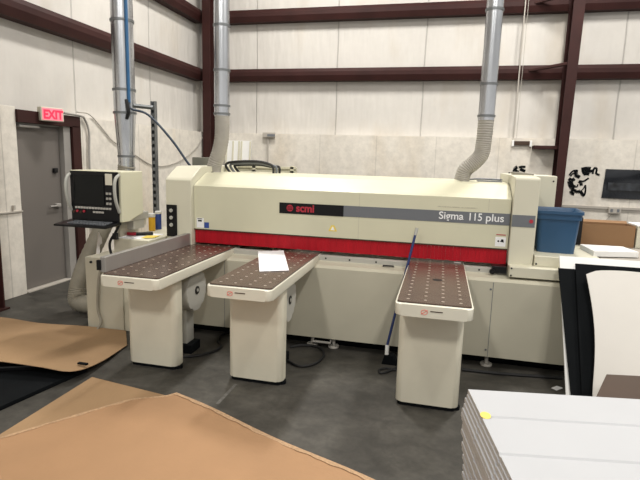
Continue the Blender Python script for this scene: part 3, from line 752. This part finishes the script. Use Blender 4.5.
for (px, m_, nm, lb) in ((591, 'black', 'black', 'small black round knob standing in the cardboard box'), (597.5, 'redprint', 'red', 'small red round knob standing in the cardboard box'), (612, 'yellowprint', 'yellow', 'small yellow round knob standing in the cardboard box')):
    p = atY(px, 228.5, 5.34)
    k = thing('knob', lb, 'knob', (p.x, 5.34, .953)); b = BM(); disc(b, (p.x, 5.34, .953), (0, 0, 1), .012, p.z - .953, 12); obj('stem', b, M['black'], k)
    b = BM(); disc(b, (p.x, 5.34, p.z), (0, 0, 1), .026, .022, 16, .006); obj('head', b, M[m_], k, smooth=True)
# black case behind the tote
pk = atY(578.5, 225, 5.14)
ck = thing('black_case', 'upright black case behind the blue tote', 'case', (pk.x, 5.14, .959))
b = BM(); box(b, pk.x - .1, pk.x + .028, 5.10, 5.18, .9585, 1.225, .01); obj('shell', b, M['black'], ck)
b = BM(); tube(b, [(pk.x - .08, 5.14, 1.224), (pk.x - .07, 5.14, 1.245), (pk.x - .02, 5.14, 1.245), (pk.x - .01, 5.14, 1.224)], .006, 6); obj('handle', b, M['black'], ck)

# leaning sheets: bottom on the floor near the camera, top against the bench
def leaning(xl, xr, ytop, ztop, ybot, th, name, m_, label, cat, zb=0.0, skew=0.0):
    b = BM(); d = Vector((0, ytop - ybot, ztop - zb)).normalized(); n = Vector((0, -d.z, d.y))
    P = [Vector((xl, ybot, zb)), Vector((xr, ybot, zb)), Vector((xr + skew, ytop, ztop)), Vector((xl + skew, ytop, ztop))]
    A = [b.verts.new(p) for p in P]; Bq = [b.verts.new(p + n * th) for p in P]
    b.faces.new(A); b.faces.new(list(reversed(Bq)))
    for k in range(4): b.faces.new((A[k], A[(k + 1) % 4], Bq[(k + 1) % 4], Bq[k]))
    return tag(obj(name, b, m_), label, cat)
SL = .6526
def leanhit(x, y, yb):
    d = ray(x, y); t = (yb - SL * H - 0) / (d.y - SL * d.z) if False else (yb + SL * H) / (d.y - SL * d.z)
    return EYE + d * t
for px, py, yb, th, nm, mm, lb in ((559, 256.5, 3.60, .016, 'white_sheet', 'white', 'white sheet leaning behind the black sheets at the right'),
        (558, 268.5, 3.565, .012, 'black_sheet', 'blackmatte', 'tall black sheet showing left of the cream sheet, rearmost of the two black ones'),
        (575, 264, 3.535, .012, 'black_sheet', 'blackmatte', 'front black sheet directly behind the curved cream sheet')):
    p = leanhit(px, py, yb)
    xb = {'white_sheet': leanhit(565.5, 392, yb).x, 'black_sheet': leanhit(571.5, 394, yb).x}[nm] if px < 570 else p.x
    leaning(xb, 2.6 - (p.x - xb), p.y, p.z, yb, th, nm, M[mm], lb, 'sheet', 0, p.x - xb)
# cream curled sheet
cl = leanhit(586, 275, 3.44); ctop = leanhit(609, 270, 3.46)
b = BM()
def cf(u, v):
    s_ = (u - .30)
    zt = ctop.z - .16 * s_ * s_ - (.25 * (.08 - u) if u < .08 else 0)
    z = .001 + v * zt
    y = 3.46 + SL * z - .35 * s_ * s_ * (.35 + .65 * v)
    x = cl.x + u * .95 + (.035 * math.sin(PI * min(1, (1 - v) * 1.25)) * (1 - u))
    return (x, y, z)
sheet(b, cf, 28, 16, .006)
tag(obj('cream_sheet', b, M['creamsheet'], smooth=True, mats=[M['creamsheet']]), 'large cream curled sheet standing in front of the black sheets', 'sheet')
# dark brown box in front
zb = .40
A = atZ(606.5, 374, zb); B_ = atZ(594, 401, zb); C_ = atZ(650, 374, zb)
dB = B_ - A; 
b = BM(); prism(b, [(A.x, A.y), (B_.x, B_.y), (C_.x + dB.x + .2, C_.y + dB.y), (C_.x + .2, C_.y)], 'z', 0, zb, .004)
tag(obj('brown_carton', b, M['darkbrown']), 'dark brown flat-topped carton on the floor in front of the cream sheet', 'box')

# ================================================================== WHITE BOARD STACK
ZS = .66
c0 = atZ(468, 389, ZS); e1 = atZ(640, 399, ZS)
ux = (e1 - c0); ux.z = 0; ux.normalize(); uy = Vector((-ux.y, ux.x, 0))
LB, DB, TB = 1.7, 1.0, .022
ORD = 'first second third fourth fifth sixth seventh eighth ninth tenth eleventh twelfth thirteenth fourteenth fifteenth sixteenth seventeenth eighteenth nineteenth twentieth'.split() + ['twenty-' + w for w in 'first second third fourth fifth sixth seventh eighth ninth'.split()] + ['thirtieth']
nb = 30
for k in range(nb):
    zt = ZS - TB * k
    off = 0 if k == 0 else (-.0055 * min(k, 4) + .0022 * max(0, min(k - 4, 14)) + (random.uniform(-.007, .004) if k > 4 else random.uniform(-.001, .001)))
    oy = 0 if k == 0 else random.uniform(-.012, .006)
    b = BM()
    def SP(x, y, z): return c0 * 1.0 + ux * (x + off) + uy * (y + oy) + Vector((0, 0, z - ZS))
    # cross-section along depth with two grooves on top, chamfered rear edge; extruded along ux
    g = [.255, .525, .795]
    prof = [(0, -TB + .0008), (0, -.003), (-.003, 0)]
    for gg in g: prof += [(-gg + .014, 0), (-gg + .006, -.006), (-gg - .006, -.006), (-gg - .014, 0)]
    prof += [(-DB, 0), (-DB, -TB + .0008)]
    A = [b.verts.new(SP(0, y, zt + z)) for y, z in prof]; B2 = [b.verts.new(SP(LB, y, zt + z)) for y, z in prof]
    n = len(prof)
    f = b.faces.new(A); f.material_index = 1; f = b.faces.new(list(reversed(B2))); f.material_index = 1
    for i in range(n): b.faces.new((A[i], A[(i + 1) % n], B2[(i + 1) % n], B2[i]))
    if k == 0:
        o = tag(obj('grooved_board', b, M['foam'], mats=[M['foamedge']]), 'white grooved board topmost in the foreground stack, with a yellow mark', 'board', 'stacked white grooved boards')
        bb = BM(); pm = atZ(485.5, 415.5, ZS)
        disc(bb, (pm.x, pm.y, ZS + .0003), (0, 0, 1), .022, .0012, 14, ry=.03); obj('yellow_mark', bb, M['yellowprint'], o)
    else:
        tag(obj('grooved_board', b, M['foam'], mats=[M['foamedge']]), 'white grooved board, %s from the top of the foreground stack' % ORD[k], 'board', 'stacked white grooved boards')

# ================================================================== FLOOR ITEMS, LEFT
# black boards under the first cardboard sheet
def flat(name, pts, z0, z1, m_, label, cat, bev=.003):
    b = BM(); prism(b, [(p.x, p.y) for p in pts], 'z', z0, z1, bev); return tag(obj(name, b, m_), label, cat)
BK = [atZ(88, 371.5, 0), atZ(-60, 438, 0), atZ(-190, 380, 0), atZ(28, 336, 0)]
BK = [Vector((max(p.x, -4.3), p.y, 0)) for p in BK]
flat('black_board', BK, 0, .03, M['blackmatte'], 'black board lying on the floor under the raised cardboard sheet', 'board')
BK2 = [atZ(70, 362, .03), atZ(30, 371, .03), atZ(-30, 374, .03), atZ(-150, 360, .03), atZ(10, 335, .03)]
flat('black_pad', BK2, .03, .075, M['black'], 'thick black pad on the black board holding up the cardboard sheet', 'pad', .012)
# first cardboard sheet
cA = atZ(-70, 322, .10); cB = atZ(-70, 352, .15); cC = atZ(126, 330, .012); cD = atZ(73, 372, .09)
cE = atZ(131, 343, .012)
b = BM()
back = smoothpath([atZ(-50, 316, .10), atZ(0, 317, .09), atZ(40, 323, .06), atZ(85, 326, .03), atZ(126, 330.5, .015)], 6)
front = smoothpath([atZ(-50, 356, .15), atZ(0, 361, .14), atZ(40, 366.5, .12), atZ(72, 371, .10), atZ(100, 362, .05), atZ(127, 345, .015)], 6)
def resamp(P, n):
    L = [0]
    for a, c in zip(P, P[1:]): L.append(L[-1] + (c - a).length)
    out = []
    for i in range(n + 1):
        d = L[-1] * i / n; k = 0
        while k < len(L) - 2 and L[k + 1] < d: k += 1
        t = (d - L[k]) / max(1e-6, L[k + 1] - L[k]); out.append(P[k].lerp(P[k + 1], min(1, t)))
    return out
NB = 40
bk = resamp(back, NB); fr = resamp(front, NB)
def c1(u, v):
    i = min(NB, int(round(u * NB))); p = fr[i].lerp(bk[i], v); p = p.copy(); p.z += .012 * math.sin(PI * v) * math.sin(5 * u + 1.2) ; p.z = max(p.z, .012); return p
sheet(b, c1, NB, 14, .005)
o = tag(obj('cardboard_sheet', b, M['carddull'], smooth=True, mats=[M['cardedge']]), 'brown cardboard sheet raised at its front edge, lying by the left pedestal', 'cardboard')
b = BM(); p = atZ(84, 364.5, .094); box(b, p.x - .05, p.x + .03, p.y - .012, p.y + .012, p.z + .0, p.z + .012); obj('slot', b, M['blackmatte'], o)
# second sheet, lower and duller
def quadsheet(P00, P10, P11, P01, zf, n, m_, label, th=.006, name='cardboard_sheet', rag=0):
    b = BM()
    def f(u, v):
        p = P00.lerp(P10, u).lerp(P01.lerp(P11, u), v); r = Vector((p.x, p.y, zf(u, v)))
        if rag:
            if v > .999: r += (P01 - P00).normalized() * rag * (math.sin(37 * u) * math.sin(91 * u) + .4 * math.sin(160 * u))
            if u > .999: r += (P10 - P00).normalized() * rag * (math.sin(29 * v) * math.sin(71 * v))
        return r
    sheet(b, f, n, n, th)
    return tag(obj(name, b, m_, smooth=True, mats=[M['cardedge']]), label, 'cardboard')
c = atZ(92, 377, .03); dl = (atZ(0, 433, .03) - c); dr_ = (atZ(165, 393, .03) - c)
quadsheet(c + dl * 2.2, c + dl * 2.2 + dr_ * 1.5, c + dr_ * 1.12, c, lambda u, v: .012 + .018 * v * (1 - u), 24, M['carddull'], 'dull brown cardboard sheet lying between the raised sheet and the big foreground sheet')
# big foreground sheet
k0 = atZ(176, 391, .05); kd = (atZ(375, 480, .03) - atZ(190, 395, .05)).normalized(); kl = (atZ(0, 443, .10) - atZ(150, 399, .09)).normalized()
kd.z = kl.z = 0
def zbig(u, v):
    # u along the right-hand edge, v from the far corner towards the camera
    d = v * 1.9; t = max(0, min(1, (d - .03) / .33)); t = t * t * (3 - 2 * t)
    amp = .05 * math.exp(-max(0, u - .28) ** 2 / .05)
    return .034 + amp * t + .008 * math.sin(9 * u + 4 * v)
bigsheet = quadsheet(k0 + kl * 1.9, k0 + kl * 1.9 + kd * 1.75, k0 + kd * 1.75, k0, lambda u, v: max(.03, zbig(u, 1 - v)), 60, M['card'], 'large orange-brown cardboard sheet in the foreground on the floor', .014, rag=.005)
def edgestrip(a, bdir, inward, L, w, zf, name, n=70, phase=0.0):
    bm = BM()
    def f(u, v):
        rg = .004 * math.sin(41 * u + phase) + .003 * math.sin(97 * u + phase)
        p = a + bdir * (u * L) + inward * (v * (w + rg) - .004); return (p.x, p.y, zf(u) + .0025)
    sheet(bm, f, n, 1, .0022); return obj(name, bm, M['cardedge'], bigsheet, mats=[M['cardedge']])
edgestrip(k0, kl, kd, 1.9, .022, lambda u: zbig(0, u), 'torn_edge')
edgestrip(k0, kd, kl, 1.75, .03, lambda u: zbig(u, 0), 'torn_edge', phase=2)
# ================================================================== FLOOR ITEMS, UNDER THE SAW
br = thing('broom', 'blue-handled broom leaning on the saw beside the right-hand table', 'broom', (-.37, 4.12, 0))
top = Vector((atY(417, 228, 4.30).x, 4.30, atY(417, 228, 4.30).z)); bot = atY(386, 350, 4.06)
mid = top.lerp(bot, .06); low = top.lerp(bot, .96)
b = BM(); tube(b, [mid, low], .011, 10); obj('handle', b, mat('broom_blue', (.012, .03, .13), .4), br, smooth=True)
b = BM(); tube(b, [top, mid], .014, 10); obj('grip', b, M['handle'], br, smooth=True)
b = BM(); tube(b, [low, bot + Vector((.01, -.02, -.035))], .017, 10); obj('socket', b, M['white'], br, smooth=True)
b = BM(); prism(b, [(bot.x - .03, 0.0), (bot.x + .11, 0.0), (bot.x + .07, bot.z - .03), (bot.x - .005, bot.z - .03)], 'y', bot.y - .045, bot.y + .035, .006); obj('bristle_head', b, M['blackmatte'], br)

def cable(pts, r, label, m_='rubber'):
    b = BM(); tube(b, pts, r, 8, 8); return tag(obj('power_cable', b, M[m_], smooth=True), label, 'cable')
def fl(x, y, z=.012): 
    p = atZ(x, y, z); return p
cable([fl(183, 357), fl(200, 355), fl(214, 351), fl(221, 346), fl(218, 341), fl(222, 335), fl(231, 331)], .011, 'black cable snaking on the floor between the first and second tables')
cable([fl(286, 360), fl(300, 366), fl(316, 363), fl(324, 354), fl(318, 347), fl(303, 345), fl(290, 347)], .011, 'black cable looped on the floor right of the second table pedestal')
cable([fl(400, 366), fl(389, 371), fl(381, 373), fl(379, 370), fl(386, 368), fl(396, 370), fl(402, 371)], .009, 'small black cable loop on the floor beside the broom head')
cable([fl(462, 369.5), fl(490, 372.5), fl(520, 375), fl(562, 378)], .014, 'black cable lying along the floor behind the right-hand table')
b = BM(); P = [atZ(551, 388, .003), atZ(557, 385.8, .003), atZ(563, 388, .003), atZ(557, 390.4, .003)]
prism(b, [(p.x, p.y) for p in P], 'z', .001, .004); tag(obj('paper_scrap', b, M['paper']), 'small white paper scrap on the floor behind the white board stack', 'paper')
b = BM(); a = atZ(217, 404, .001); c = atZ(236, 384, .001); n_ = Vector((-(c - a).y, (c - a).x, 0)).normalized() * .012
prism(b, [((a - n_).x, (a - n_).y), ((a + n_).x, (a + n_).y), ((c + n_).x, (c + n_).y), ((c - n_).x, (c - n_).y)], 'z', .0003, .0012)
o = obj('floor_scratch', b, mat('scratch', (.12, .115, .105), .7, var=.4, scale=30)); struct(o)

# ================================================================== LIGHT
def lamp(x, y, z, sx, sy, power, col=(1, .95, .86), aim=None):
    l = bpy.data.lights.new('ceiling_light', 'AREA'); l.shape = 'RECTANGLE'; l.size = sx; l.size_y = sy; l.energy = power; l.color = col
    o = bpy.data.objects.new('ceiling_light', l); COL.objects.link(o); o.location = (x, y, z)
    if aim:
        o.rotation_euler = (Vector(aim) - Vector((x, y, z))).to_track_quat('-Z', 'Y').to_euler()
    return o
LC = (1, .965, .91)
for x, y, p in ((1.8, -4.0, 200), (-2.4, -4.0, 200), (1.8, 1.6, 110), (-2.4, 1.6, 70), (1.8, 6.9, 230), (-2.4, 6.9, 230), (5.2, 3.0, 170)):
    lamp(x, y, 6.6, .5, 1.3, p, LC)
w = bpy.data.worlds.new('world'); scene.world = w; w.use_nodes = True
bg = w.node_tree.nodes['Background']; bg.inputs[0].default_value = (1, .97, .93, 1); bg.inputs[1].default_value = .5
scene.view_settings.view_transform = 'Standard'; scene.view_settings.look = 'None'
scene.view_settings.gamma = 1; scene.view_settings.exposure = 0.27
try: scene.view_settings.use_curve_mapping = False
except Exception: pass
